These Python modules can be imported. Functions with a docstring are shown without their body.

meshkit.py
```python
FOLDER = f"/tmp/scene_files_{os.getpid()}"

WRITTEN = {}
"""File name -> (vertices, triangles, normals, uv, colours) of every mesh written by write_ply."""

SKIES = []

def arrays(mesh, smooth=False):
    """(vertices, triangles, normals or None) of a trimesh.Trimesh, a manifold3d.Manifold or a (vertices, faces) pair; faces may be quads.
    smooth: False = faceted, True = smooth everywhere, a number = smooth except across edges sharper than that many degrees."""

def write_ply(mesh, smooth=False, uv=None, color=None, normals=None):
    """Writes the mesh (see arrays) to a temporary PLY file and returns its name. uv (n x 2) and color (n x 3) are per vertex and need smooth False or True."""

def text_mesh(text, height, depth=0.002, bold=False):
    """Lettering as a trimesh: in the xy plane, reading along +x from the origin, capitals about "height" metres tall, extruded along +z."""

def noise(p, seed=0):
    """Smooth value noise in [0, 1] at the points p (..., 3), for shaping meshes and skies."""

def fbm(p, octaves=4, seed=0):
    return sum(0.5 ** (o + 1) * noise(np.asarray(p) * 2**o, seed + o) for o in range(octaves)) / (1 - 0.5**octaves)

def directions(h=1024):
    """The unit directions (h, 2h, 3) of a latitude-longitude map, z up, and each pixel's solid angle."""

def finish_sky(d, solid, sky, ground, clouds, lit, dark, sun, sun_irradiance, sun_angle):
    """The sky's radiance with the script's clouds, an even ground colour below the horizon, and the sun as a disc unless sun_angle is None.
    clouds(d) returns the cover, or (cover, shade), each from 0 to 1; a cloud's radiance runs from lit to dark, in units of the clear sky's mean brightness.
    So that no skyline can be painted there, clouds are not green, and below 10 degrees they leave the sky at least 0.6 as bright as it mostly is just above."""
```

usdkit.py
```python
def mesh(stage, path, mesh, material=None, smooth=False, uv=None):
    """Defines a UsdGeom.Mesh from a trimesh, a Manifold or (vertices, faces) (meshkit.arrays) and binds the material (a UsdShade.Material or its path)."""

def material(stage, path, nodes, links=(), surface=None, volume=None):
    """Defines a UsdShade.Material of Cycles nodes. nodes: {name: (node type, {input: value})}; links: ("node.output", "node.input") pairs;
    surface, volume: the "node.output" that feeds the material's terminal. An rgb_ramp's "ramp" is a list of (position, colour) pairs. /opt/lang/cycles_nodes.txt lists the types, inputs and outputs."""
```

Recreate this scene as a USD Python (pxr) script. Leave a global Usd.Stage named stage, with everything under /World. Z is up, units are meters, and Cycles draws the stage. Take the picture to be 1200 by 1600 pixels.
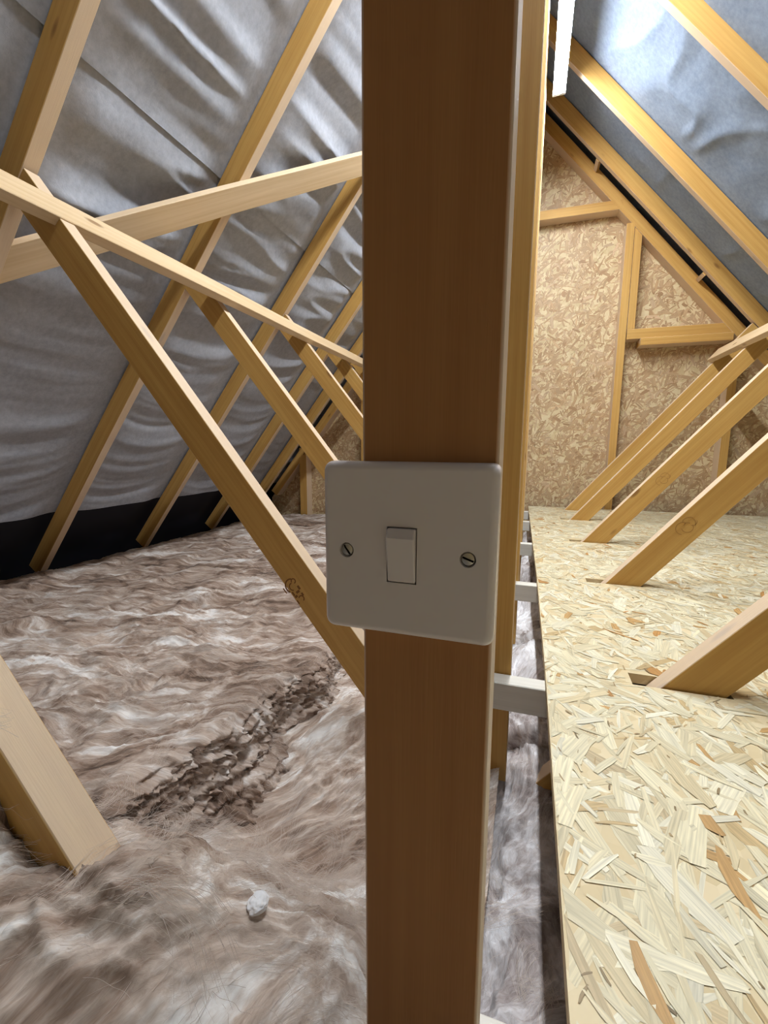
import math
import numpy as np
import trimesh
import meshkit
import usdkit
from pxr import Gf, Sdf, Usd, UsdGeom, UsdShade, Vt

stage = Usd.Stage.CreateInMemory()
UsdGeom.SetStageUpAxis(stage, UsdGeom.Tokens.z)
UsdGeom.SetStageMetersPerUnit(stage, 1.0)
UsdGeom.Xform.Define(stage, '/World')
UsdGeom.Scope.Define(stage, '/World/Looks')
rng = np.random.default_rng(7)
H = 0.80            # height of the lens above the plasterboard; all coordinates below are measured from the lens

# ------------------------------------------------------------------ camera
F_PX = 690.0
fw = np.array([828 - 600, 697 - 800, F_PX]); fw /= np.linalg.norm(fw)      # the ridge direction seen by the lens
dn = np.array([576 - 600, 5400 - 800, F_PX]); dn /= np.linalg.norm(dn)     # plumb
dn -= fw * (dn @ fw); dn /= np.linalg.norm(dn)
rt, up = np.cross(dn, fw), -dn
right, down, look = (np.array([rt[k], fw[k], up[k]]) for k in range(3))
cam = UsdGeom.Camera.Define(stage, '/World/camera')
cam.AddTransformOp().Set(Gf.Matrix4d(*right, 0, *(-down), 0, *(-look), 0, 0, 0, H, 1))
cam.CreateHorizontalApertureAttr(24.0)
cam.CreateVerticalApertureAttr(32.0)
cam.CreateFocalLengthAttr(24.0 * F_PX / 1200)
cam.CreateClippingRangeAttr(Gf.Vec2f(0.01, 100))
EXPOSURE = 2.45
LAMP = 30.0          # radiance of the LED batten's diffuser
LAMP_COLOR = (0.93, 0.97, 1.0)
cam.CreateExposureAttr(EXPOSURE)

# ------------------------------------------------------------------ materials
def M(name, nodes, links, surface='p.BSDF'):
    return usdkit.material(stage, '/World/Looks/' + name, nodes, links, surface)


def plain(name, color, rough=0.5, **kw):
    return M(name, {'p': ('principled_bsdf', {'base_color': color, 'roughness': rough, **kw})}, [])


def pine(name, dark, light, knot=(0.22, 0.10, 0.03), rough=0.55, kr=0.12, pale_edge=0.6):
    """Sawn softwood; the primvar gc is (along, across, through) in metres, with an offset of its own for each piece."""
    n = {
        'a': ('attribute', {'attribute': 'gc'}),
        'warp': ('mapping', {'scale': (2.2, 9, 9)}), 'wn': ('noise_texture', {'scale': 1.0, 'detail': 2}),
        'wadd': ('vector_math', {'math_type': 'scale', 'scale': 0.012}), 'pos': ('vector_math', {'math_type': 'add'}),
        'm1': ('mapping', {'scale': (2.0, 95, 95)}), 'n1': ('noise_texture', {'scale': 1.0, 'detail': 3, 'roughness': 0.6}),
        'm2': ('mapping', {'scale': (0.9, 14, 14)}), 'n2': ('noise_texture', {'scale': 1.0, 'detail': 3}),
        'm3': ('mapping', {'scale': (25, 700, 700)}), 'n3': ('noise_texture', {'scale': 1.0, 'detail': 1}),
        'r': ('rgb_ramp', {'ramp': [(0.28, dark), (0.5, [(d + l) / 2 for d, l in zip(dark, light)]), (0.72, light)]}),
        'add': ('math', {'math_type': 'multiply_add', 'value2': 0.55}), 's2': ('math', {'math_type': 'multiply', 'value2': 0.45}),
        'mk': ('mapping', {'scale': (4.0, 12, 12)}), 'vk': ('voronoi_texture', {'scale': 1.0, 'feature': 'f1'}),
        'ck': ('map_range', {'from_min': kr * 0.5, 'from_max': kr, 'to_min': 0.75, 'to_max': 0.0, 'clamp': True}),
        'mixk': ('mix', {'color2': knot}),
        'e': ('attribute', {'attribute': 'pale_edge'}), 'ef': ('math', {'math_type': 'multiply', 'value2': pale_edge}), 'mixe': ('mix', {'color2': (0.83, 0.71, 0.59)}),  # narrow faces are mixed towards a paler tone
        'b': ('bump', {'strength': 0.25, 'distance': 0.0008}),
        'p': ('principled_bsdf', {'roughness': rough, 'specular_ior_level': 0.3}),
    }
    l = [('a.vector', 'warp.vector'), ('warp.vector', 'wn.vector'), ('wn.color', 'wadd.vector1'), ('a.vector', 'pos.vector1'), ('wadd.vector', 'pos.vector2'),
         ('pos.vector', 'm1.vector'), ('m1.vector', 'n1.vector'), ('pos.vector', 'm2.vector'), ('m2.vector', 'n2.vector'),
         ('a.vector', 'm3.vector'), ('m3.vector', 'n3.vector'),
         ('n2.fac', 's2.value1'), ('n1.fac', 'add.value1'), ('s2.value', 'add.value3'), ('add.value', 'r.fac'),
         ('pos.vector', 'mk.vector'), ('mk.vector', 'vk.vector'), ('vk.distance', 'ck.value'), ('ck.result', 'mixk.fac'), ('r.color', 'mixk.color1'),
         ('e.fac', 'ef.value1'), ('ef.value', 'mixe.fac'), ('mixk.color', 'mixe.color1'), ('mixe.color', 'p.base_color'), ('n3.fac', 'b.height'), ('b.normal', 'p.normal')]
    return M(name, n, l)


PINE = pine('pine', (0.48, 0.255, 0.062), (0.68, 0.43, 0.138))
PINE_PALE = pine('pine_pale', (0.62, 0.44, 0.24), (0.80, 0.63, 0.42), pale_edge=0.2)
PINE_POST = pine('pine_post', (0.40, 0.175, 0.066), (0.52, 0.26, 0.105), kr=0.06, pale_edge=0.85)
PINE_WHITE = pine('pine_whitened', (0.60, 0.57, 0.50), (0.78, 0.76, 0.70), knot=(0.4, 0.34, 0.25), pale_edge=0.0)
STAMP_FAINT = plain('stamp_ink_faint', (0.40, 0.21, 0.06), 0.8)
STAMP = plain('stamp_ink', (0.24, 0.11, 0.03), 0.8)
PLASTIC = plain('white_plastic', (0.82, 0.75, 0.755), 0.25)
STEEL = M('screw_steel', {'p': ('principled_bsdf', {'base_color': (0.55, 0.53, 0.5), 'metallic': 1.0, 'roughness': 0.35})}, [])
SLOT = plain('screw_slot', (0.05, 0.045, 0.04), 0.8)
HOUSING = plain('lamp_housing', (0.75, 0.75, 0.76), 0.4)
GLOW = M('lamp_diffuser', {'e': ('emission', {'color': LAMP_COLOR, 'strength': LAMP})}, [], 'e.emission')
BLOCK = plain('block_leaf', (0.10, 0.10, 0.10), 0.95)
PLASTERBOARD = plain('plasterboard', (0.5, 0.48, 0.45), 0.9)
EAVES = plain('eaves_shade', (0.012, 0.014, 0.026), 0.7)  # near-black colour stands for the shade in the eaves opening

OSB_STRAND = M('osb_strand', {
    'a': ('attribute', {'attribute': 'tint'}), 'g': ('attribute', {'attribute': 'gc'}),
    'm1': ('mapping', {'scale': (14, 420, 1)}), 'n1': ('noise_texture', {'scale': 1.0, 'detail': 3}),
    'r': ('map_range', {'from_min': 0.3, 'from_max': 0.7, 'to_min': 0.74, 'to_max': 1.12}),
    'mul': ('vector_math', {'math_type': 'scale'}),
    'b': ('bump', {'strength': 0.3, 'distance': 0.0006}),
    'p': ('principled_bsdf', {'roughness': 0.5, 'specular_ior_level': 0.35})},
    [('g.vector', 'm1.vector'), ('m1.vector', 'n1.vector'), ('n1.fac', 'r.value'), ('a.vector', 'mul.vector1'), ('r.result', 'mul.scale'),
     ('mul.vector', 'p.base_color'), ('n1.fac', 'b.height'), ('b.normal', 'p.normal')])
OSB = M('osb_core', {
    't': ('texture_coordinate', {}), 'v': ('voronoi_texture', {'scale': 45.0}), 's': ('separate_color', {}),
    'r': ('rgb_ramp', {'ramp': [(0, (0.60, 0.48, 0.27)), (0.5, (0.68, 0.56, 0.34)), (1, (0.74, 0.63, 0.41))]}),
    'p': ('principled_bsdf', {'roughness': 0.6})},
    [('t.object', 'v.vector'), ('v.color', 's.color'), ('s.r', 'r.fac'), ('r.color', 'p.base_color')])


def felt(name, base, blue, spec=0.25):
    return M(name, {
        't': ('texture_coordinate', {}),
        'n1': ('noise_texture', {'scale': 55.0, 'detail': 4, 'roughness': 0.65}), 'n2': ('noise_texture', {'scale': 6.0, 'detail': 3}),
        'ad': ('math', {'math_type': 'multiply_add', 'value2': 0.6}), 's2': ('math', {'math_type': 'multiply', 'value2': 0.4}),
        'r': ('rgb_ramp', {'ramp': [(0.3, base), (0.7, blue)]}),
        'b': ('bump', {'strength': 0.35, 'distance': 0.002}),
        'p': ('principled_bsdf', {'roughness': 0.75, 'specular_ior_level': spec})},
        [('t.object', 'n1.vector'), ('t.object', 'n2.vector'), ('n2.fac', 's2.value1'), ('n1.fac', 'ad.value1'), ('s2.value', 'ad.value3'),
         ('ad.value', 'r.fac'), ('r.color', 'p.base_color'), ('n1.fac', 'b.height'), ('b.normal', 'p.normal')])


FELT_L = felt('roof_membrane', (0.30, 0.32, 0.37), (0.46, 0.485, 0.55))
FELT_R = felt('roof_membrane_blue', (0.20, 0.26, 0.365), (0.33, 0.405, 0.53), spec=0.08)

def wool_mat(name, ramp):
    return M(name, {
    'a': ('attribute', {'attribute': 'flow'}),
    'm0': ('mapping', {'scale': (2.2, 8, 6)}), 'n0': ('noise_texture', {'scale': 1.0, 'detail': 3, 'distortion': 1.0}), 'a0': ('math', {'math_type': 'multiply_add', 'value2': 0.42}),
    'm1': ('mapping', {'scale': (6, 24, 16)}), 'n1': ('noise_texture', {'scale': 1.0, 'detail': 4, 'roughness': 0.55, 'distortion': 1.5}),
    'm2': ('mapping', {'scale': (40, 260, 160)}), 'n2': ('noise_texture', {'scale': 1.0, 'detail': 4, 'roughness': 0.7, 'distortion': 0.8}),
    'ad': ('math', {'math_type': 'multiply_add', 'value2': 0.16}), 's2': ('math', {'math_type': 'multiply', 'value2': 0.42}),
    'r': ('rgb_ramp', {'ramp': ramp}),
    'b': ('bump', {'strength': 0.6, 'distance': 0.006}),
    'p': ('principled_bsdf', {'roughness': 0.8, 'sheen_weight': 0.15, 'specular_ior_level': 0.2})},
    [('a.vector', 'm1.vector'), ('m1.vector', 'n1.vector'), ('a.vector', 'm2.vector'), ('m2.vector', 'n2.vector'),
     ('n1.fac', 's2.value1'), ('n2.fac', 'ad.value1'), ('s2.value', 'a0.value3'), ('a.vector', 'm0.vector'), ('m0.vector', 'n0.vector'), ('n0.fac', 'a0.value1'), ('a0.value', 'ad.value3'), ('ad.value', 'r.fac'), ('r.color', 'p.base_color'),
     ('ad.value', 'b.height'), ('b.normal', 'p.normal')])


WOOL = wool_mat('glass_wool', [(0.39, (0.11, 0.07, 0.05)), (0.46, (0.30, 0.21, 0.16)), (0.53, (0.52, 0.42, 0.355)), (0.62, (0.88, 0.85, 0.83))])
WOOL_PALE = wool_mat('glass_wool_pale', [(0.37, (0.16, 0.12, 0.11)), (0.45, (0.38, 0.33, 0.32)), (0.52, (0.62, 0.59, 0.60)), (0.60, (0.90, 0.90, 0.93))])
WOOL_QUILT = wool_mat('glass_wool_quilt', [(0.36, (0.13, 0.085, 0.06)), (0.43, (0.34, 0.245, 0.19)), (0.505, (0.58, 0.48, 0.41)), (0.59, (0.92, 0.90, 0.88))])
FIBRE = M('glass_wool_fibre', {
    'o': ('hair_info', {}), 'w': ('white_noise_texture', {'dimensions': '1D'}),
    'r': ('rgb_ramp', {'ramp': [(0, (0.38, 0.27, 0.2)), (0.5, (0.6, 0.5, 0.43)), (1, (0.85, 0.82, 0.8))]}),
    'p': ('principled_bsdf', {'roughness': 0.5})},
    [('o.index', 'w.w'), ('w.value', 'r.fac'), ('r.color', 'p.base_color')])

# ------------------------------------------------------------------ helpers
used = {}


def unique(parent, name):
    k = used.get((parent, name), 0)
    used[(parent, name)] = k + 1
    return name if k == 0 else f'{name}_{k:03d}'


def tag(prim, **kw):
    for k, v in kw.items():
        if v:
            prim.SetCustomDataByKey(k, v)


class Thing:
    """An Xform directly under /World, at the thing's base."""
    def __init__(self, name, base=(0, 0, 0), **data):
        n = unique('/World', name)
        self.path, self.base = '/World/' + n, np.asarray(base, float)
        x = UsdGeom.Xform.Define(stage, self.path)
        x.AddTranslateOp().Set(Gf.Vec3d(*(self.base + [0, 0, H])))
        self.prim = x.GetPrim()
        tag(self.prim, **data)

    def part(self, name, mesh, mat, smooth=False, primvars=None, parent=None, **data):
        root = parent or self.path
        path = root + '/' + unique(root, name)
        if hasattr(mesh, 'vertices'):
            v, f = np.array(mesh.vertices), np.array(mesh.faces)
        else:
            v, f = mesh
        p = usdkit.mesh(stage, path, (np.asarray(v, float) - self.base, f), mat, smooth=smooth)
        for k, a in (primvars or {}).items():
            pv = UsdGeom.PrimvarsAPI(p).CreatePrimvar(k, Sdf.ValueTypeNames.Float3Array, 'vertex')
            pv.Set(Vt.Vec3fArray.FromNumpy(np.asarray(a, np.float32)))
        tag(p.GetPrim(), **data)
        return path

    def curves(self, name, strands, widths, mat, parent=None, **data):
        root = parent or self.path
        c = UsdGeom.BasisCurves.Define(stage, root + '/' + unique(root, name))
        pts = np.concatenate(strands) - self.base
        c.CreatePointsAttr(Vt.Vec3fArray.FromNumpy(pts.astype(np.float32)))
        c.CreateCurveVertexCountsAttr(Vt.IntArray([len(s) for s in strands]))
        c.CreateTypeAttr('linear')
        c.CreateWidthsAttr(Vt.FloatArray.FromNumpy(np.repeat(widths, [len(s) for s in strands]).astype(np.float32)))
        c.SetWidthsInterpolation('vertex')
        UsdShade.MaterialBindingAPI.Apply(c.GetPrim()).Bind(mat)
        tag(c.GetPrim(), **data)


def box(x0, x1, y0, y1, z0, z1):
    m = trimesh.creation.box([x1 - x0, y1 - y0, z1 - z0])
    m.apply_translation([(x0 + x1) / 2, (y0 + y1) / 2, (z0 + z1) / 2])
    return m


def timber(o, d, n, t, s0, s1, a0, a1, b0, b1, cut0=0.0, cut1=0.0, ch=0.0016, seg=8, bow=0.0008):
    """A length of wood with eased arrises: along d from s0 to s1, a0..a1 along n, b0..b1 along t; cut0 and cut1 skew its ends along n.
    Returns the mesh and its primvar gc."""
    o, d, n, t = (np.asarray(x, float) for x in (o, d, n, t))
    a = np.array([a0 + ch, a1 - ch, a1, a1, a1 - ch, a0 + ch, a0, a0])
    b = np.array([b0, b0, b0 + ch, b1 - ch, b1, b1, b1 - ch, b0 + ch])
    am = (a0 + a1) / 2
    ph, ph2 = rng.uniform(0, 6.28, 2)
    V, G = [], []
    off = rng.uniform(-20, 20, 3)
    for k in range(seg + 1):
        s = s0 + (s1 - s0) * k / seg + (1 - k / seg) * cut0 * (a - am) + (k / seg) * cut1 * (a - am)
        wa, wb = bow * np.sin(4 * s + ph), bow * np.sin(5 * s + ph2)
        V.append(o + s[:, None] * d + (a + wa)[:, None] * n + (b + wb)[:, None] * t)
        G.append(np.stack([s, a, b], 1) + off)
    V, G = np.concatenate(V), np.concatenate(G)
    F = []
    for k in range(seg):
        for j in range(8):
            p, q, r, u = 8 * k + j, 8 * k + (j + 1) % 8, 8 * k + 8 + (j + 1) % 8, 8 * k + 8 + j
            F += [[p, q, r], [p, r, u]]
    m = 8 * seg
    for j in range(1, 7):
        F += [[0, j + 1, j], [m, m + j, m + j + 1]]
    F = np.array(F)
    mesh = trimesh.Trimesh(V, F, process=False)
    if mesh.volume < 0:
        F = F[:, ::-1]
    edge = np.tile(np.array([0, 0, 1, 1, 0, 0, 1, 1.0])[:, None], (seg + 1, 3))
    return (V, F), {'gc': G, 'pale_edge': edge}


X, Y, Z = np.eye(3)


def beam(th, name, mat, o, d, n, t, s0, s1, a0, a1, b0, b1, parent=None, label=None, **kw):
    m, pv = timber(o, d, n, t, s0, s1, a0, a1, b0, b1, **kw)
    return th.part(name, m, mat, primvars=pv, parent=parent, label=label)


# ------------------------------------------------------------------ the roof's planes (measured from the lens)
def dirs(angle):
    a = math.radians(angle)
    return np.array([math.cos(a), 0, math.sin(a)])


LC, RC = 2.205, 2.06                    # outer faces of the rafters: z = LC + 1.25 x on the left, z = RC - 1.15 x on the right
dL = np.array([-1, 0, -1.25]); dL /= np.linalg.norm(dL)          # down the left slope
dR = np.array([1, 0, -1.15]); dR /= np.linalg.norm(dR)
nL = np.array([1.25, 0, -1]); nL /= np.linalg.norm(nL)           # inward
nR = np.array([-1.15, 0, -1]); nR /= np.linalg.norm(nR)
APEX = np.array([(RC - LC) / 2.4, 0, LC + 1.25 * (RC - LC) / 2.4])
TRUSS_Y = [0.2085, 0.80, 1.40, 2.00, 2.60, 3.00]
THICK = 0.035
FLOOR = -0.40
sL = np.array([0.626, 0, -0.780]); mL = np.array([0.780, 0, 0.626])       # left strut: down its length; its upper face's normal
sR = np.array([-0.637, 0, -0.771]); mR = np.array([-0.771, 0, 0.637])
CLS, CR = [-0.454, -0.490, -0.530, -0.512, -0.535, -0.530], -0.4335                                            # upper faces: p.mL = CL, p.mR = CR

# ------------------------------------------------------------------ structure
YB = -2.0        # the loft goes on behind the lens to here
YE = 3.62


T1_IN = 0.030


def sheet(th, name, mat, o, d, n, s0, s1, y0, y1, folds, ds=0.012, dy=0.012, **data):
    """A membrane stretched over the rafters: origin o at the ridge, down the slope along d, inward normal n."""
    ns, ny = int((s1 - s0) / ds) + 1, int((y1 - y0) / dy) + 1
    S, Yy = np.meshgrid(np.linspace(s0, s1, ns), np.linspace(y0, y1, ny), indexing='ij')
    pin = np.ones_like(Yy)
    for ty in TRUSS_Y + [-0.4, -1.0, -1.6]:
        dist = np.clip((np.abs(Yy - ty - THICK / 2) - 0.02) / 0.13, 0, 1)
        pin *= dist * dist * (3 - 2 * dist)
    W = folds(S, Yy) * pin
    if d[0] < 0: W = W + T1_IN * np.exp(-((Yy - 0.817) / 0.22) ** 4)
    P = o + S[..., None] * d + Yy[..., None] * Y + (W - 0.004)[..., None] * n
    idx = np.arange(ns * ny).reshape(ns, ny)
    q = np.stack([idx[:-1, :-1], idx[1:, :-1], idx[1:, 1:], idx[:-1, 1:]], -1).reshape(-1, 4)
    F = np.vstack([q[:, [0, 1, 2]], q[:, [0, 2, 3]]])
    return th.part(name, (P.reshape(-1, 3), F), mat, smooth=True, **data)


def N2(a, b, seed, octv=3):
    return meshkit.fbm(np.stack([a, b, np.full_like(a, 3.7 + seed)], -1), octv, seed)


def folds_left(S, Yy):
    # creases hang along the bays, nearly level, each a little slack between its rafters
    lo = np.clip((S - 1.9) / 0.5, 0, 1)
    slack = 0.07 * np.abs(np.sin((Yy - 0.2) / 0.6 * np.pi)) * lo
    q = S - slack + 0.10 * (Yy - 1.2) * (1 - lo) + 0.14 * (N2(S * 1.6, Yy * 1.1, 5, 2) - 0.5)
    r1 = 1 - np.abs(2 * N2(q * 9.0, Yy * 1.0, 1, 2) - 1)
    r2 = N2(q * 24, Yy * 2.2, 2, 2)
    r3 = N2(q * 60, Yy * 5, 4, 2)
    top = 0.050 * r1 ** 2.2 + 0.012 * r2
    low = (0.024 + 0.016 * np.clip((S - 2.4) / 0.4, 0, 1)) * N2(q * 15, Yy * 1.2, 3, 2) + 0.008 * r2 + 0.004 * r3
    return top * (1 - lo) + low * lo - 0.018 + 0.012 * N2(S * 4, Yy * 4, 8, 2)


def folds_right(S, Yy):
    q = S + 0.35 * Yy + 0.2 * N2(S * 2, Yy * 2, 12, 2)
    r1 = 1 - np.abs(2 * N2(q * 5, Yy * 2, 11, 2) - 1)
    return 0.012 * r1 ** 6 - 0.010 + 0.014 * N2(S * 4, Yy * 4, 13, 2) + 0.004 * N2(S * 18, Yy * 18, 14, 2)


left = Thing('ceiling', kind='structure', label='left roof slope lined with creased grey breather membrane', category='ceiling')
# the lower sheet laps behind the upper one
SEAM = 1.52
LEND = (LC + 0.31) / 1.25
lend = (2.012 + APEX[0]) * math.sqrt(1 + 1.25 ** 2)
sheet(left, 'membrane_sheet', FELT_L, APEX, dL, nL, 0.0, SEAM + 0.06, YB, YE, folds_left, ds=0.010, dy=0.010)
sheet(left, 'membrane_sheet', FELT_L, APEX - nL * 0.006, dL, nL, SEAM, lend, YB, YE, folds_left, ds=0.010, dy=0.010)
sheet(left, 'eaves_shade_sheet', EAVES, APEX - nL * 0.03, dL, nL, lend - 0.08, lend + 0.75, YB, YE, lambda S, Yy: 0.02 * N2(S * 9, Yy * 5, 21, 2), ds=0.03, dy=0.03, label='added dark sheet painted as the shade in the eaves opening')  # added sheet: the dark of the open eaves, painted on
rightc = Thing('ceiling', kind='structure', label='right roof slope lined with bluish membrane near the lamp', category='ceiling')
sheet(rightc, 'membrane_sheet', FELT_R, APEX, dR, nR, 0.0, 3.75, YB, YE, folds_right, ds=0.014, dy=0.012)

ground = Thing('floor', kind='structure', label='plasterboard underneath the insulation', category='floor')
ground.part('plasterboard', box(-2.75, 2.60, YB, YE, -0.80, -0.79), PLASTERBOARD)

# ---- OSB: a core board with its strands lying in the face
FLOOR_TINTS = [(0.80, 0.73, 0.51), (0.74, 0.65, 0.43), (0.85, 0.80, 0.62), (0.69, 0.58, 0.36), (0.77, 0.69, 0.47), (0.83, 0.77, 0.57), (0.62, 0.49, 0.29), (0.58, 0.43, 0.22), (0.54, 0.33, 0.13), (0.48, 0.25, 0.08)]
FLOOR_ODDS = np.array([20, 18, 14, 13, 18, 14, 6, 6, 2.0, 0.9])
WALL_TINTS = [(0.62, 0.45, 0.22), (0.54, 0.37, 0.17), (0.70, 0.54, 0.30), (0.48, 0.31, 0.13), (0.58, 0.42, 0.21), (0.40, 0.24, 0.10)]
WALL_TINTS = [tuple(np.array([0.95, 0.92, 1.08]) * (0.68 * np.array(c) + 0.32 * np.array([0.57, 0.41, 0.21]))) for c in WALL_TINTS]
WALL_ODDS = np.array([20, 20, 14, 12, 20, 5.0])


def strands(n, u0, u1, v0, v1, tints, odds, seed, lmin, lmax, wmin, wmax, main=0.0, spread=0.75, holes=()):
    g = np.random.default_rng(seed)
    cu, cv = g.uniform(u0, u1, n), g.uniform(v0, v1, n)
    big = np.where(g.uniform(size=n) < 0.38, 1.0, 0.5)
    L = lmin + (lmax * big - lmin) * g.beta(1.8, 2.0, n)
    Wd = wmin + (wmax * big ** 1.3 - wmin) * g.beta(1.2, 2.6, n)
    th = main + g.normal(0, spread, n)
    sel = g.choice(len(odds), n, p=np.asarray(odds) / np.sum(odds))
    tint = np.array(tints)[sel] * g.normal(1, 0.06, (n, 1))
    lift = g.uniform(0.0001, 0.0011, n)
    dark = sel >= len(odds) - 2
    lift[dark] += 0.0003
    Wd[dark] *= 1.25; L[dark] *= 0.62
    tiny = g.uniform(size=n) < 0.13        # splinter holes and dark flecks
    L[tiny], Wd[tiny] = g.uniform(0.004, 0.018, tiny.sum()), g.uniform(0.001, 0.003, tiny.sum())
    tint[tiny] = np.array([0.34, 0.25, 0.13]) * g.uniform(0.7, 1.5, (tiny.sum(), 1))
    lift[tiny] += 0.0004
    e = g.uniform(0.15, 0.95, (n, 4))
    one = np.ones(n)
    # eight corners: slanting, split ends and a slightly waisted side
    lu = np.stack([-one, -one * (0.86 + 0.14 * e[:, 0]), -0.3 * one, 0.35 * one, 0.80 + 0.2 * e[:, 1], one * (0.9 + 0.1 * e[:, 2]), 0.3 * one, -0.35 * one], 1) * L[:, None] / 2
    wv = np.stack([e[:, 0] * 1.2 - 0.6, -one, -one * (0.85 + 0.2 * e[:, 1]), -one * (0.8 + 0.25 * e[:, 2]), -one * 0.9, e[:, 3] * 1.4 - 0.6, one * (0.85 + 0.2 * e[:, 0]), one * (0.8 + 0.3 * e[:, 3])], 1) * Wd[:, None] / 2
    c, s = np.cos(th)[:, None], np.sin(th)[:, None]
    U, V = cu[:, None] + c * lu - s * wv, cv[:, None] + s * lu + c * wv
    U, V = np.clip(U, u0, u1), np.clip(V, v0, v1)
    tilt = g.normal(0, 0.004, (n, 2))
    Wz = lift[:, None] + np.clip(lu * tilt[:, :1] + wv * tilt[:, 1:], -0.0002, 0.0004)
    ok = np.ones(n, bool)
    for (hu0, hu1, hv0, hv1) in holes:
        ok &= ~((U.max(1) > hu0) & (U.min(1) < hu1) & (V.max(1) > hv0) & (V.min(1) < hv1))
    off = g.uniform(-9, 9, (n, 1))
    gc = np.stack([lu + off, wv + off * 1.7, np.zeros_like(lu)], -1)
    U, V, Wz, gc, tint = U[ok], V[ok], Wz[ok], gc[ok], tint[ok]
    k = len(U)
    F = np.array([[0, j, j + 1] for j in range(1, 7)])
    F = (F[None] + 8 * np.arange(k)[:, None, None]).reshape(-1, 3)
    return U.ravel(), V.ravel(), Wz.ravel(), F, gc.reshape(-1, 3), np.repeat(tint, 8, 0)


def edge_x(y):
    return 0.050 - 0.004 * y if y < 1.4 else 0.041 - 0.0185 * (y - 1.4)


floor = Thing('floor', kind='structure', label='loft floor of oriented strand boards', category='floor')
joints = [(-1.9, 0.80), (0.8006, 1.40), (1.4006, 2.00), (2.0006, 3.11)]
FLOOR_TINTS = [tuple(0.93 * (0.92 * np.array(c) + 0.08 * np.array([0.76, 0.68, 0.46]))) if k < 7 else c for k, c in enumerate(FLOOR_TINTS)]


def slot(ty, front):
    # the strut passes the boards here; the slot was cut a little long on the side towards the post
    return (0.232 - 0.05 * (1 if ty > 1 else 0.9), 0.232 + 0.10, ty - 0.003, ty + THICK + 0.003)


for i, (y0, y1) in enumerate(joints):
    x0, x1 = (edge_x(max(y0, 0.2)) + edge_x(y1)) / 2, 1.95
    holes = [slot(t, 0) for t in TRUSS_Y]
    prof = trimesh.creation.box
    import shapely.geometry as sg
    poly = sg.Polygon([(edge_x(max(y0, 0.2)), y0), (x1, y0), (x1, y1), (edge_x(y1), y1)])
    for h in holes:
        poly = poly.difference(sg.box(h[0], h[2], h[1], h[3]))
    parts = [g for g in getattr(poly, 'geoms', [poly]) if g.area > 1e-3]
    m = trimesh.util.concatenate([trimesh.creation.extrude_polygon(g, 0.018, engine='earcut') for g in parts])
    m.apply_translation([0, 0, FLOOR - 0.018])
    bp = floor.part('board', m, OSB)
    near = y0 < 0.9
    area = (x1 - x0) * (y1 - max(y0, -0.3))
    n = int(area / 0.0006 * 2.2)
    U, V, W, F, gc, tint = strands(n, edge_x(y1) if i else 0.048, x1, max(y0, -0.3), y1, FLOOR_TINTS, FLOOR_ODDS, 40 + i, 0.03, 0.14, 0.004, 0.036, main=math.pi / 2 * 1.15, spread=0.8, holes=holes)
    lowx = np.array([edge_x(v) for v in V]); U = np.maximum(U, lowx)
    floor.part('strand_face', (np.stack([U, V, FLOOR + W], 1), F), OSB_STRAND, primvars={'gc': gc, 'tint': tint}, parent=bp, kind='stuff')

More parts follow.
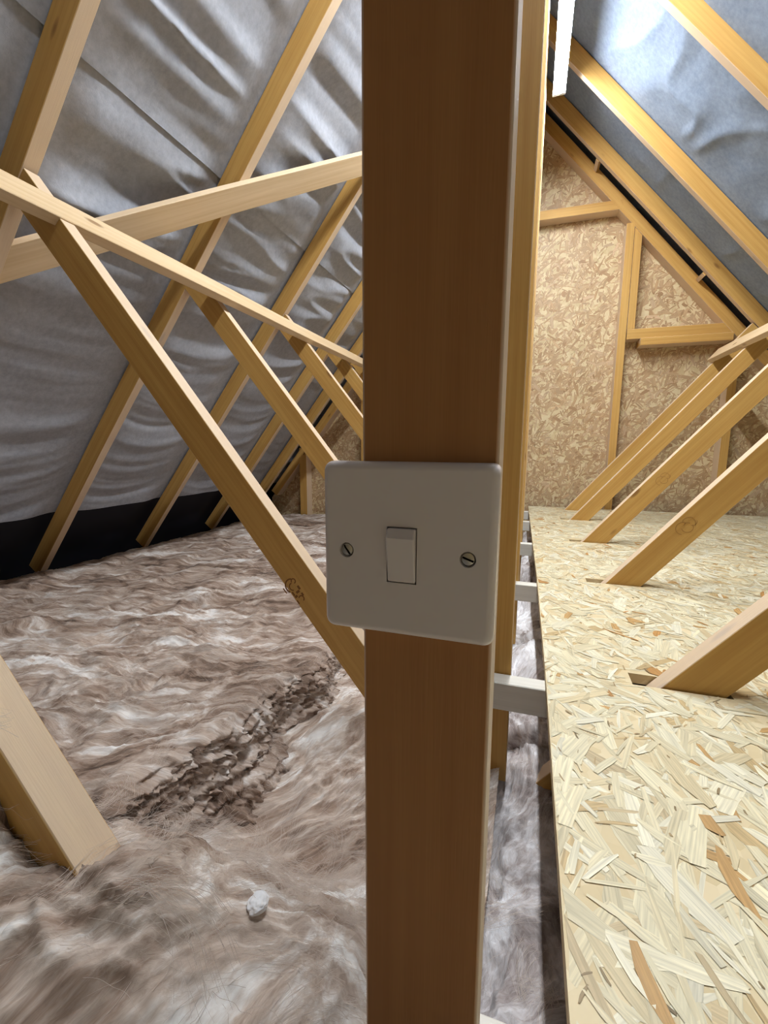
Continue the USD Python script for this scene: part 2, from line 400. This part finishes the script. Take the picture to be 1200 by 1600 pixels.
# ---- the far gable
GY = 3.235         # face of the OSB
FY = 3.145         # front of the frame
gable = Thing('wall_back', base=(0, GY, FLOOR), kind='structure', label='far gable wall of oriented strand board on a timber frame', category='wall')
GO = 0.050         # the panel stops this far inside the membrane
gl = APEX + nL * GO * 0 + np.array([0, 0, -GO * 1.6])
gp = [(-2.60, -0.75), (2.4, -0.75), (2.4, gl[2] - 1.15 * (2.4 - gl[0])), (gl[0], gl[2]), (-2.60, gl[2] + 1.25 * (-2.60 - gl[0]))]
gp = sg.Polygon([(-2.05, -0.75), (2.05, -0.75), (2.05, gl[2] - 1.15 * (2.05 - gl[0])), (gl[0], gl[2]), (-2.05, gl[2] + 1.25 * (-2.05 - gl[0]))])
for k, (xa, xb) in enumerate([(-2.05, -1.22), (-1.218, 0.512), (0.514, 2.05)]):
    pc = gp.intersection(sg.box(xa, -1, xb, 3))
    m = trimesh.creation.extrude_polygon(pc, 0.011, engine='earcut')
    m.apply_transform(np.array([[1, 0, 0, 0], [0, 0, 1, GY], [0, 1, 0, 0], [0, 0, 0, 1.0]]))
    m.fix_normals()
    bp = gable.part('board', m, OSB)
    n = int(pc.area / 0.0006 * 1.9)
    bx = pc.bounds
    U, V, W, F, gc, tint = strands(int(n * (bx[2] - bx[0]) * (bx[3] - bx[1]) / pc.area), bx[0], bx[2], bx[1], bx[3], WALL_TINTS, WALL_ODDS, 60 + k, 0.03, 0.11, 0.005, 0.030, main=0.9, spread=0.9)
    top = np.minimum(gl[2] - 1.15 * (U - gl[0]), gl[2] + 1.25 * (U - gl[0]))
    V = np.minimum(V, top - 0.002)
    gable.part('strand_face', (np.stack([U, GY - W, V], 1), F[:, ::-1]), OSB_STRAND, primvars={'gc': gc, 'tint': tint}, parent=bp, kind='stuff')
DB = GY - FY - 0.002
K = FY / 3.2        # frame pieces were measured at 3.2 m
def stud(x0, x1, z0, z1, y=FY, **kw): return beam(gable, 'stud', PINE, (0, y, 0), Z, X, Y, z0, z1, x0, x1, 0, GY - y - 0.002, **kw)
def noggin(x0, x1, z0, z1, y=FY, **kw): return beam(gable, 'noggin', PINE, (0, y, 0), X, Z, Y, x0, x1, z0, z1, 0, GY - y - 0.002, **kw)
stud(0.487 * K, 0.532 * K, -0.74, 1.33 * K, y=FY)
stud(0.535 * K, 0.578 * K, 0.72 * K, 1.31 * K, y=FY + 0.006)
noggin(0.537 * K, 1.09 * K, 0.660 * K, 0.72 * K, y=FY + 0.004)
noggin(0.612 * K, 1.09 * K, 0.615 * K, 0.658 * K, y=FY - 0.02)
noggin(-0.40, 0.46 * K, 1.415 * K, 1.469 * K)
stud(1.095 * K, 1.140 * K, -0.74, 0.55 * K)
stud(-1.765 * K, -1.703 * K, -0.74, -0.025 * K)
stud(-1.233 * K, -1.184 * K, -0.74, 0.62)
GC = gl[2] * 1.0
go = np.array([gl[0], FY, gl[2]])
beam(gable, 'frame_rafter', PINE, go, dR, nR, Y, 0.02, 3.1, 0.0, 0.062, 0, DB, cut0=0.3)
beam(gable, 'frame_rafter', PINE, go, dL, nL, Y, 0.02, 3.1, 0.0, 0.062, 0, DB, cut0=0.3)
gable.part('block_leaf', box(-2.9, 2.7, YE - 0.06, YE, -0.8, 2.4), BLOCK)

wallf = Thing('wall_front', base=(0, YB, FLOOR), kind='structure', label='gable wall behind the camera', category='wall')
m = trimesh.creation.extrude_polygon(sg.Polygon([(-2.75, -0.8), (2.6, -0.8), (2.6, RC - 1.15 * 2.6), (APEX[0], APEX[2]), (-2.75, LC - 1.25 * 2.75)]).buffer(0), 0.011, engine='earcut')
m.apply_transform(np.array([[1, 0, 0, 0], [0, 0, 1, YB - 0.011], [0, 1, 0, 0], [0, 0, 0, 1.0]])); m.fix_normals()
wallf.part('board', m, OSB)
wl = Thing('wall_left', base=(-2.6, 0, -0.8), kind='structure', label='low wall at the left eaves', category='wall')
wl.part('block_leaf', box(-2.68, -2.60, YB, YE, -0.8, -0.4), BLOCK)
wr = Thing('wall_right', base=(2.5, 0, -0.8), kind='structure', label='low wall at the right eaves', category='wall')
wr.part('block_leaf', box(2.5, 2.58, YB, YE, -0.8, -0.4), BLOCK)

# ------------------------------------------------------------------ roof trusses
truss_labels = ['roof truss nearest the camera whose king post carries the white light switch',
                'second roof truss, its brown left strut passing behind the light switch plate',
                'third roof truss, its long left strut lit pale from end to end above the switch',
                'fourth roof truss, whose right strut stands between the stamped strut and the shadowed pair',
                'fifth roof truss, last before the gable pair, its right strut overlapping the rearmost strut',
                'rearmost roof truss standing against the black gap of the far gable']
TRUSSES = []
for i, ty in enumerate(TRUSS_Y):
    T = Thing('roof_truss', base=(APEX[0], ty, -0.74), label=truss_labels[i], category='roof truss', group='roof trusses')
    TRUSSES.append(T)
    o = APEX + Y * ty
    mat = PINE
    g_ = T1_IN if i == 1 else 0.0
    beam(T, 'rafter', mat, o, dL, nL, Y, 0.0, 3.45, g_, 0.072 + g_, 0, THICK, cut0=0.80, seg=14)
    h_ = -0.014 if i == 3 else 0.0
    beam(T, 'rafter', mat, o, dR, nR, Y, 0.0, 3.30, h_, 0.072 + h_, 0, THICK, cut0=-0.87 * -1, seg=14)
    xr = -0.0125 if i else -0.0125
    kp = beam(T, 'king_post', PINE_POST if i == 0 else PINE, (0, ty, 0), Z, X, Y, -0.64 if i else -0.72, APEX[2] - 0.09, xr - 0.0665, xr, 0, THICK, seg=14)
    # struts: from the foot of the king post up to the rafter's underside
    oL = mL * CLS[i] + Y * ty
    xl = lambda s: oL + sL * s
    # intersection of the upper face with the rafter's inner face
    inL = (LC - (0.072 + g_) * math.sqrt(1 + 1.25 ** 2))
    s_top = (inL + 1.25 * oL[0] - oL[2]) / (sL[2] - 1.25 * sL[0])
    s_bot = (-0.085 - oL[0]) / sL[0]
    beam(T, 'strut', PINE, oL, sL, -mL, Y, s_top + 0.012, s_bot, 0.0, 0.072, 0, THICK, cut0=0.12, cut1=-0.8, seg=12, ch=0.0012)
    oR = mR * CR + Y * ty
    inR = (RC - 0.072 * math.sqrt(1 + 1.15 ** 2))
    s_top = (inR - 1.15 * oR[0] - oR[2]) / (sR[2] + 1.15 * sR[0])
    s_bot = (-0.006 - oR[0]) / sR[0]
    beam(T, 'strut', PINE, oR, sR, -mR, Y, s_top + 0.012, s_bot, 0.0, 0.072, 0, THICK, cut0=0.12, cut1=-0.8, seg=12, ch=0.0012)

# floor bearers: whitened battens nailed across the front of each truss, just under the boards
bl = ['whitened timber floor bearer in the bottom foreground behind the main post', 'whitened timber floor bearer nearest behind the main post, crossing the gap of loose wool',
      'second whitened floor bearer across the gap beside the boards', 'third whitened floor bearer across the gap beside the boards',
      'fourth whitened floor bearer across the gap beside the boards', 'farthest whitened floor bearer by the gable wall']
for i, ty in enumerate(TRUSS_Y):
    y0 = ty - 0.037 if i else 0.2460
    B = Thing('floor_bearer', base=(0, y0, FLOOR - 0.07), label=bl[i], category='floor bearer', group='floor bearers')
    beam(B, 'batten', PINE_WHITE, (0, y0, FLOOR - 0.0185), X, Z, Y, -0.085, 1.85, -0.052, 0.0, 0, 0.0355)

# longitudinal binders and the diagonal brace
B = Thing('longitudinal_binder', base=(-1.05, 1.0, 0.50), label='pale timber binder running away along the left struts', category='timber binder')
o = np.array([-1.027, 0, 0.506]); sl = np.array([-0.626, 0, 0.780])
beam(B, 'batten', PINE_PALE, o - mL * 0.0015, Y, sl, -mL, -1.2, 3.04, 0.0, 0.080, 0.0, 0.026, seg=16)
B = Thing('longitudinal_binder', base=(0.92, 1.0, 0.45), label='white-topped timber binder across the right struts near the frame edge', category='timber binder')
o = mR * (CR + 0.0275) + sR * (-0.965); 
beam(B, 'batten', PINE_PALE, o, Y, -sR, -mR, -1.2, 3.04, 0.0, 0.080, 0.0, 0.026, seg=16)
# brace: nailed under the left rafters, climbing away towards the ridge
pa, pb = np.array([-1.273, 0.827, 0.494]), np.array([-0.699, 1.907, 1.211])
d = (pb - pa) / np.linalg.norm(pb - pa)
a = np.cross(d, nL); a /= np.linalg.norm(a)
if a[2] > 0: a = -a
inn = (LC - 0.0725 * math.sqrt(1 + 1.25 ** 2))
off = (inn - (pa[2] - 1.25 * pa[0])) / math.sqrt(1 + 1.25 ** 2)
B = Thing('diagonal_brace', base=pa, label='pale diagonal brace nailed under the left rafters, rising behind the main post', category='timber brace')
beam(B, 'batten', PINE_PALE, pa - nL * off, d, a, nL, -0.75, 2.1, 0.0, 0.085, 0.0005, 0.022, seg=12)

# restraint packers that bridge the black gap at the far gable
for k, sd in enumerate((0.60, 1.49)):
    pk = APEX + dR * sd + nR * 0.056 + Y * 3.037
    m, pv = timber(pk, dR, nR, Y, 0.0, 0.022, 0.0, 0.020, 0, 0.1065, seg=2)
    th = Thing('timber_packer', base=pk, label=('upper' if k == 0 else 'lower') + ' small timber packer bridging the black gap beside the far right rafter', category='timber packer', group='packers at the gable')
    th.part('block', m, PINE, primvars=pv)


def ink(th, mid, along, across, out, shapes, name='grade_stamp', label='dark ink grade stamp, too worn to read', mat=STAMP):
    """Flat printed marks: shapely shapes in metres, along and across the timber, raised by an ink's thickness."""
    g_ = [trimesh.creation.extrude_polygon(q, 0.00015, engine='earcut') for p in shapes for q in getattr(p, 'geoms', [p])]
    m = trimesh.util.concatenate(g_)
    along, across, out = (np.asarray(a_, float) / np.linalg.norm(a_) for a_ in (along, across, out))
    R = np.eye(4); R[:3, 0], R[:3, 1], R[:3, 2], R[:3, 3] = along, across, out, mid
    m.apply_transform(R); m.fix_normals()
    th.part(name, m, mat, label=label)


def arc(x, y, r, a0, a1, wd):
    a_ = np.radians(np.linspace(a0, a1, 18))
    return sg.LineString(np.stack([x + r * np.cos(a_), y + r * np.sin(a_)], 1)).buffer(wd)


def blot(x, y, a_, b_):
    return sg.box(x - a_, y - b_, x + a_, y + b_).buffer(0.0006)


worn = [arc(0, 0, 0.015, 150, 300, 0.0016), arc(0.003, 0.001, 0.008, 170, 330, 0.0013), arc(-0.006, 0.010, 0.005, 0, 260, 0.0013), blot(0.012, 0.012, 0.004, 0.002), blot(0.018, 0.004, 0.002, 0.004),
        blot(0.016, -0.008, 0.004, 0.0014), blot(0.024, -0.006, 0.002, 0.003), blot(0.028, 0.010, 0.003, 0.0016), arc(0.034, 0.002, 0.006, 20, 220, 0.0013), blot(0.036, -0.010, 0.004, 0.001), blot(0.0, -0.021, 0.006, 0.0008)]
ring = [arc(0, 0.002, 0.017, 20, 215, 0.0008), arc(0.010, -0.004, 0.014, 150, 340, 0.0008), arc(0.021, 0.002, 0.016, -70, 120, 0.0008), arc(0.014, 0.0, 0.008, 0, 140, 0.0007), arc(0.030, -0.002, 0.010, 200, 330, 0.0007)]
front = lambda i_: TRUSS_Y[i_] - 0.0009
ink(TRUSSES[1], (-0.466, front(1), -0.296), sL, mL, -Y, worn)
ink(TRUSSES[2], (0.415, front(2), -0.225), -sR, mR, -Y, ring, label='faint ink grade stamp', mat=STAMP_FAINT)
ink(TRUSSES[3], (0.500, front(3), -0.135), -sR, mR, -Y, ring, label='faint ink grade stamp', mat=STAMP_FAINT)

# ------------------------------------------------------------------ light switch
cx, cz, FACE = -0.0547, -0.0508, 0.200
S = Thing('light_switch', base=(cx, FACE, cz), label='white square single rocker light switch screwed to the main post', category='light switch')


def rounded_rect(w, h, r, n=7):
    out = []
    for (sx, sz, a0) in ((1, 1, 0), (-1, 1, 90), (-1, -1, 180), (1, -1, 270)):
        for k in range(n):
            a = math.radians(a0 + 90 * k / (n - 1))
            out.append((sx * (w / 2 - r) + r * math.cos(a), sz * (h / 2 - r) + r * math.sin(a)))
    return np.array(out)


def loft(layers):
    """layers: (outline (n, 2) in x and z, y); closes both ends."""
    n = len(layers[0][0])
    V = np.concatenate([np.stack([p[:, 0], np.full(n, y) if np.ndim(y) == 0 else y, p[:, 1]], 1) for p, y in layers])
    F = []
    for k in range(len(layers) - 1):
        for j in range(n):
            a, b, c, e = k * n + j, k * n + (j + 1) % n, (k + 1) * n + (j + 1) % n, (k + 1) * n + j
            F += [[a, b, c], [a, c, e]]
    V = np.vstack([V, V[:n].mean(0), V[-n:].mean(0)])
    c0, c1, m = len(V) - 2, len(V) - 1, (len(layers) - 1) * n
    for j in range(n):
        F += [[c0, (j + 1) % n, j], [c1, m + j, m + (j + 1) % n]]
    t = trimesh.Trimesh(V, np.array(F), process=False)
    t.fix_normals()
    return t


WP = 0.0862
lay = [(rounded_rect(WP, WP, 0.0035), 0.0083)]
for k in range(9):
    a = math.pi / 2 * k / 8
    lay.append((rounded_rect(WP - 2 * 0.0040 * (1 - math.cos(a)), WP - 2 * 0.0040 * (1 - math.cos(a)), 0.0035 + 0.0012), 0.0040 - 0.0040 * math.sin(a)))
plate = loft(lay)
import manifold3d as m3


def man(t):
    return m3.Manifold(m3.Mesh(np.asarray(t.vertices, np.float32), np.asarray(t.faces, np.uint32)))


def tri(mm):
    k = mm.to_mesh()
    return trimesh.Trimesh(k.vert_properties[:, :3], k.tri_verts, process=False)


def cyl(x, z, r, y0, y1, n=32, r2=None):
    a = np.linspace(0, 2 * math.pi, n, endpoint=False)
    p = np.stack([np.cos(a), np.sin(a)], 1)
    return loft([(p * r + [x, z], y0), (p * (r2 or r) + [x, z], y1)])


plate = trimesh.Trimesh(plate.vertices, plate.faces, process=True)
cut = man(plate)
for sx in (-0.0302, 0.0302):
    cut = cut - man(cyl(sx, -0.0012, 0.0041, -0.002, 0.0030, r2=0.0034))
RX, RZ = -0.0015, -0.0018
cut = cut - man(trimesh.creation.box([0.0150, 0.012, 0.0278], transform=trimesh.transformations.translation_matrix([RX, 0, RZ])))
plate = tri(cut)
plate.apply_translation([cx, FACE, cz])
v, f, n_ = meshkit.arrays(plate, 35)
S.part('faceplate', plate, PLASTIC, smooth=35)
# rocker: its upper end stands proud, its lower end is pressed in flush
w, h, rr = 0.0140, 0.0268, 0.0009
ball = trimesh.creation.icosphere(2, rr)
pts_ = [(sx * (w / 2 - rr), yy + rr, zz) for sx in (-1, 1) for yy, zz in ((-0.0004, -h / 2 + rr), (-0.0041, h * 0.33), (-0.0020, h / 2 - rr), (0.004, -h / 2 + rr), (0.004, h / 2 - rr))]
rocker = trimesh.convex.convex_hull(np.concatenate([ball.vertices + p for p in pts_]))
rocker.apply_translation([cx + RX, FACE, cz + RZ])
S.part('rocker', rocker, PLASTIC, smooth=40)
for sx, ang in ((-0.0302, 55), (0.0302, 20)):
    hx, hz = cx + sx, cz - 0.0012
    a = np.linspace(0, 2 * math.pi, 28, endpoint=False)
    pc_ = np.stack([np.cos(a), np.sin(a)], 1)
    head = loft([(pc_ * 0.0030, 0.0036), (pc_ * 0.0033, 0.0018), (pc_ * 0.0029, 0.0009), (pc_ * 0.0016, 0.0005)])
    sl_ = trimesh.creation.box([0.0060, 0.0016, 0.0010])
    sl_.apply_transform(trimesh.transformations.rotation_matrix(math.radians(ang), [0, 1, 0]))
    hm = tri(man(trimesh.Trimesh(head.vertices, head.faces, process=True)) - man(sl_))
    hm.apply_translation([hx, FACE, hz])
    sp = S.part('screw', hm, STEEL, smooth=30, label='steel screw')
    sl2 = trimesh.creation.box([0.0056, 0.0002, 0.0009])
    sl2.apply_transform(trimesh.transformations.rotation_matrix(math.radians(ang), [0, 1, 0]))
    sl2.apply_translation([hx, FACE + 0.0009, hz])
    S.part('slot', sl2, SLOT, parent=sp)

# ------------------------------------------------------------------ LED batten under the ridge
LX, LZ, LY0, LY1 = 0.0485, 1.735, 0.33, 2.61
B = Thing('batten_light', base=(LX, LY1, LZ), label='lit white LED batten light fixed under the ridge beside the king posts', category='light fitting')
B.part('housing', box(LX - 0.030, LX + 0.030, LY0 - 0.012, LY1 + 0.012, LZ, LZ + 0.028), HOUSING)
a = np.linspace(math.pi, 2 * math.pi, 13)
half = np.stack([0.028 * np.cos(a), 0.012 * np.sin(a)], 1)
tube = trimesh.creation.extrude_polygon(sg.Polygon(half), LY1 - LY0, engine='earcut')
tube.apply_transform(np.array([[1, 0, 0, LX], [0, 0, 1, LY0], [0, 1, 0, LZ], [0, 0, 0, 1.0]])); tube.fix_normals()
B.part('diffuser', tube, GLOW, smooth=40)
for yy in (LY0 - 0.012, LY1):
    B.part('end_cap', box(LX - 0.030, LX + 0.030, yy, yy + 0.012, LZ - 0.014, LZ - 0.0002), HOUSING)

# ------------------------------------------------------------------ glass wool
def smooth(a, b, x):
    t = np.clip((x - a) / (b - a), 0, 1)
    return t * t * (3 - 2 * t)


def lower_h(x, y):
    z = -0.620 + 0.215 * smooth(0.52, 0.26, y) * smooth(0.0, -0.16, x)
    z = z + 0.075 * np.exp(-((x + 0.28) / 0.07) ** 2 - ((y - 0.22) / 0.09) ** 2)
    z = z + 0.22 * np.exp(-((x + 0.45) / 0.085) ** 2 - ((y - 0.15) / 0.10) ** 2)
    z = z + 0.045 * np.exp(-((x + 0.33) / 0.09) ** 2 - ((y - 0.80) / 0.12) ** 2)
    return z


def batt_top(x, y):
    return -0.560 + 0.075 * smooth(1.2, 0.45, y) + 0.02 * np.sin(2.1 * x + 1.3 * y) - 0.05 * smooth(-2.0, -2.2, x)


def ridged(p, seed, octv=4):
    out, amp, tot = 0, 1.0, 0
    for k in range(octv):
        out = out + amp * (1 - np.abs(2 * meshkit.noise(p * 2 ** k, seed + k) - 1)) ** 2
        tot += amp; amp *= 0.55
    return out / tot


def flowmap(P, ang):
    """Coordinates that run along the lie of the fibres."""
    w = np.stack([meshkit.fbm(P * 6, 2, 91), meshkit.fbm(P * 6, 2, 92), meshkit.fbm(P * 6, 2, 93)], -1) - 0.5
    Q = P + 0.16 * w
    c, s = np.cos(ang), np.sin(ang)
    return np.stack([c * Q[..., 0] + s * Q[..., 1], -s * Q[..., 0] + c * Q[..., 1], Q[..., 2]], -1)


def grid_faces(nu, nv):
    idx = np.arange(nu * nv).reshape(nu, nv)
    q = np.stack([idx[:-1, :-1], idx[1:, :-1], idx[1:, 1:], idx[:-1, 1:]], -1).reshape(-1, 4)
    return np.vstack([q[:, [0, 1, 2]], q[:, [0, 2, 3]]])


def normals_of(P):
    du, dv = np.gradient(P, axis=0), np.gradient(P, axis=1)
    n = np.cross(du, dv)
    return n / np.maximum(np.linalg.norm(n, axis=-1, keepdims=True), 1e-12)


def fluff(P, ang, amp, seed, upright=False):
    Fm = flowmap(P, ang)
    big = meshkit.fbm(P * 9, 3, seed) - 0.5
    st = ridged(Fm * np.array([9, 30, 30]), seed + 10, 3) - 0.45
    fine = ridged(Fm * np.array([40, 150, 150]), seed + 20, 3) - 0.45
    n = normals_of(P)
    if n[..., 2].mean() < 0: n = -n
    if upright: n = 0.4 * n + np.array([0, 0, 0.6])
    return P + n * (amp * (0.065 * big + 0.024 * st + 0.008 * fine))[..., None], Fm


def steps(lo, hi, fine, coarse, centre_lo, centre_hi):
    """Grid lines, fine between centre_lo and centre_hi and coarser away."""
    out = [lo]
    while out[-1] < hi:
        x = out[-1]
        dst = max(centre_lo - x, x - centre_hi, 0)
        out.append(x + fine + (coarse - fine) * min(dst / 0.6, 1))
    return np.array(out)


def lay_fibres(Pg, ng, seed, n, lmin, lmax, ang, spread, region, curl=1.0, lift=0.004, bundle=1):
    """Fibres that lie on a wool surface given as a grid of points Pg with normals ng."""
    g = np.random.default_rng(seed)
    flat, fn = Pg.reshape(-1, 3), ng.reshape(-1, 3)
    w = region(flat); w = w / w.sum()
    pick = g.choice(len(flat), n, p=w)
    from scipy.spatial import cKDTree
    tree = cKDTree(flat)
    out, wid = [], []
    K_ = 7
    for b in pick:
        base, th = flat[b], ang + g.normal(0, spread)
        L = g.uniform(lmin, lmax); turn = g.normal(0, 1.2) * curl
        for q in range(bundle):
            p = base + (g.normal(0, 0.006, 3) if bundle > 1 else 0)
            t2, pts = th + g.normal(0, 0.12), []
            for k in range(K_):
                pts.append(p.copy())
                t2 += (turn + g.normal(0, 0.5) * curl) / K_
                p = p + np.array([math.cos(t2), math.sin(t2), 0]) * L / (K_ - 1)
            out.append(np.array(pts)); wid.append(g.uniform(0.0001, 0.00025))
    A = np.concatenate(out)
    _, ii = tree.query(A)
    arch = np.tile(np.sin(np.linspace(0, math.pi, K_)), len(out)) * np.repeat(g.uniform(0, 1, len(out)), K_) * lift
    s_ = flat[ii]
    A[:, 2] = s_[:, 2]
    A = A + fn[ii] * (0.0006 + arch)[:, None]
    return list(A.reshape(-1, K_, 3)), np.array(wid)


def wool(name, Pg, Fm, base, label, fib, mat=WOOL):
    th = Thing(name, base=base, label=label, category='insulation')
    nu, nv = Pg.shape[:2]
    F = grid_faces(nu, nv)
    n = normals_of(Pg)
    if n[..., 2].mean() < 0:
        n, F = -n, F[:, ::-1]
    body = th.part('wool_body', (Pg.reshape(-1, 3), F), mat, smooth=True, primvars={'flow': Fm.reshape(-1, 3)})
    st, wd = [], []
    for kw in fib:
        a_, b_ = lay_fibres(Pg, n, **kw)
        st += a_; wd.append(b_)
    th.curves('fibres', st, np.concatenate(wd), FIBRE, kind='stuff')
    return th


# thick upper batt: its cut edge faces the post
ys = steps(0.28, 3.12, 0.0035, 0.016, 0.36, 1.15)
prof_u = []
xt = steps(-2.17, -0.50, 0.0045, 0.020, -1.0, -0.4)
ne, nd = 26, 34


def batt_edge(y):
    return -0.490 + 0.030 * smooth(0.75, 1.0, y) - 0.02 * smooth(0.5, 0.36, y) + 0.016 * np.sin(9 * y + 1) + 0.010 * np.sin(23 * y)


rows_ = []
for y in ys:
    e = batt_edge(y)
    xs = np.interp(np.linspace(0, 1, len(xt)), np.linspace(0, 1, len(xt)), xt)
    xs = -2.17 + (xs + 2.17) / (xs[-1] + 2.17) * (e - 0.035 + 2.17)
    top = batt_top(xs, np.full_like(xs, y)) - 0.30 * smooth(0.42, 0.28, y) * 0.5
    zt = top[-1]
    a = np.linspace(0, math.pi / 2, ne + 1)[1:]
    ex, ez = e - 0.035 + 0.035 * np.sin(a), zt - 0.035 * (1 - np.cos(a))
    dz = np.linspace(0, 1, nd + 1)[1:]
    sx = e + 0.070 * dz - 0.010 * np.sin(dz * math.pi * 2.0)
    sz = ez[-1] - dz * 0.13
    rows_.append(np.stack([np.concatenate([xs, ex, sx]), np.full(len(xs) + ne + nd, y), np.concatenate([top, ez, sz])], 1))
Pg = np.array(rows_)
Pd, Fm = fluff(Pg, 0.25, 0.8, 300)
# the cut side: thin torn laminations
k0 = len(xt) + ne // 2
side = np.zeros(Pg.shape[:2]); side[:, k0:] = 1
side[:, k0 - 8:k0] = np.linspace(0, 1, 8)
lam = ridged(np.stack([Pg[..., 1] * 14, Pg[..., 2] * 95, Pg[..., 0] * 20], -1), 500, 3) - 0.5
lam2 = ridged(np.stack([Pg[..., 1] * 60, Pg[..., 2] * 160, Pg[..., 0] * 40], -1), 510, 2) - 0.5
Pd[..., 0] += side * (0.028 * lam + 0.022 * lam2)
Pd[..., 2] += side * 0.010 * (meshkit.noise(np.stack([Pg[..., 1] * 35, Pg[..., 2] * 60, Pg[..., 0] * 9], -1), 520) - 0.5)
nearw = lambda P: np.exp(-((P[:, 1] - 0.55) / 0.5) ** 2) * (P[:, 0] > -1.4) * (P[:, 1] > 0.36) + 0.04 * (P[:, 0] > -2.0)
edgew = lambda P: (P[:, 0] > -0.54) * (P[:, 1] < 1.3) * (P[:, 2] < -0.47) * 1.0 + 1e-9
wool('insulation_batt', Pd, Fm, (-1.2, 1.6, -0.74), 'thick brown glass wool batt with a torn cut edge, left of the switch', [
    dict(seed=1, n=1000, lmin=0.02, lmax=0.07, ang=0.25, spread=0.55, region=nearw, lift=0.006),
    dict(seed=2, n=1500, lmin=0.008, lmax=0.030, ang=1.4, spread=0.9, region=edgew, curl=2.5, lift=0.010),
    dict(seed=3, n=70, lmin=0.03, lmax=0.09, ang=0.35, spread=0.5, region=nearw, lift=0.006, bundle=22)])

# loose quilt in the foreground
xs = steps(-0.80, -0.02, 0.0032, 0.008, -0.45, -0.02)
ys = steps(0.03, 1.5, 0.0032, 0.02, 0.12, 0.65)
Yg, Xg = np.meshgrid(ys, xs, indexing='ij')
xl = -0.80 + 0.33 * smooth(0.26, 0.40, Yg)
Xg = xl + (Xg + 0.80) / 0.78 * (-0.025 - xl)
Pg = np.stack([Xg, Yg, lower_h(Xg, Yg)], -1)
Pd, Fm = fluff(Pg, 0.9, 0.85, 400, True)
nearq = lambda P: np.exp(-((P[:, 1] - 0.3) / 0.3) ** 2) + 0.02
Pq = Pd.reshape(-1, 3)
wool('insulation_quilt', Pd, Fm, (-0.3, 0.4, -0.74), 'loose fluffy glass wool quilt filling the lower left foreground', [
    dict(seed=4, n=900, lmin=0.02, lmax=0.07, ang=0.9, spread=0.6, region=nearq, lift=0.004),
    dict(seed=5, n=80, lmin=0.04, lmax=0.11, ang=0.9, spread=0.5, region=nearq, lift=0.005, bundle=26)], WOOL_QUILT)

# wool in the gap between the posts and the boards
xs = steps(-0.060, 0.40, 0.004, 0.02, -0.02, 0.07)
ys = steps(0.10, 3.10, 0.004, 0.02, 0.2, 1.0)
Yg, Xg = np.meshgrid(ys, xs, indexing='ij')
Pg = np.stack([Xg, Yg, -0.640 + 0.035 * np.sin(6 * Yg + 1) + 0.03 * (Yg > 0.9) + 0.02 * np.sin(31 * Xg)], -1)
Pd, Fm = fluff(Pg, 1.4, 0.9, 450)
gapw = lambda P: (P[:, 0] < 0.08) * (P[:, 1] < 1.6) + 1e-9
wool('insulation_strip', Pd, Fm, (0.1, 1.5, -0.74), 'grey glass wool lying in the gap between the posts and the floor boards', [
    dict(seed=6, n=500, lmin=0.015, lmax=0.05, ang=1.5, spread=0.7, region=gapw, lift=0.006, curl=1.5),
    dict(seed=7, n=30, lmin=0.03, lmax=0.08, ang=1.5, spread=0.4, region=gapw, lift=0.006, bundle=20)], WOOL_PALE)

# a tight white tuft and a dark curl of fibre lying on the quilt
near_pt = lambda x_, y_: Pq[np.argmin(((Pq[:, :2] - [x_, y_]) ** 2).sum(1))]
c_ = near_pt(-0.200, 0.272)
b_ = trimesh.creation.icosphere(4, 1.0)
bv = b_.vertices * [0.0085, 0.0095, 0.006]
bv = bv * (1 + 0.35 * (meshkit.fbm(b_.vertices * 2.5, 3, 77) - 0.5))[:, None]
TUFT = plain('white_tuft', (0.86, 0.87, 0.9), 0.7)
th = Thing('wool_tuft', base=c_, label='small bright white tuft on the loose brown quilt, lower middle', category='tuft')
th.part('tuft', trimesh.Trimesh(bv + c_ + [0, 0, 0.004], b_.faces, process=False), TUFT, smooth=True)
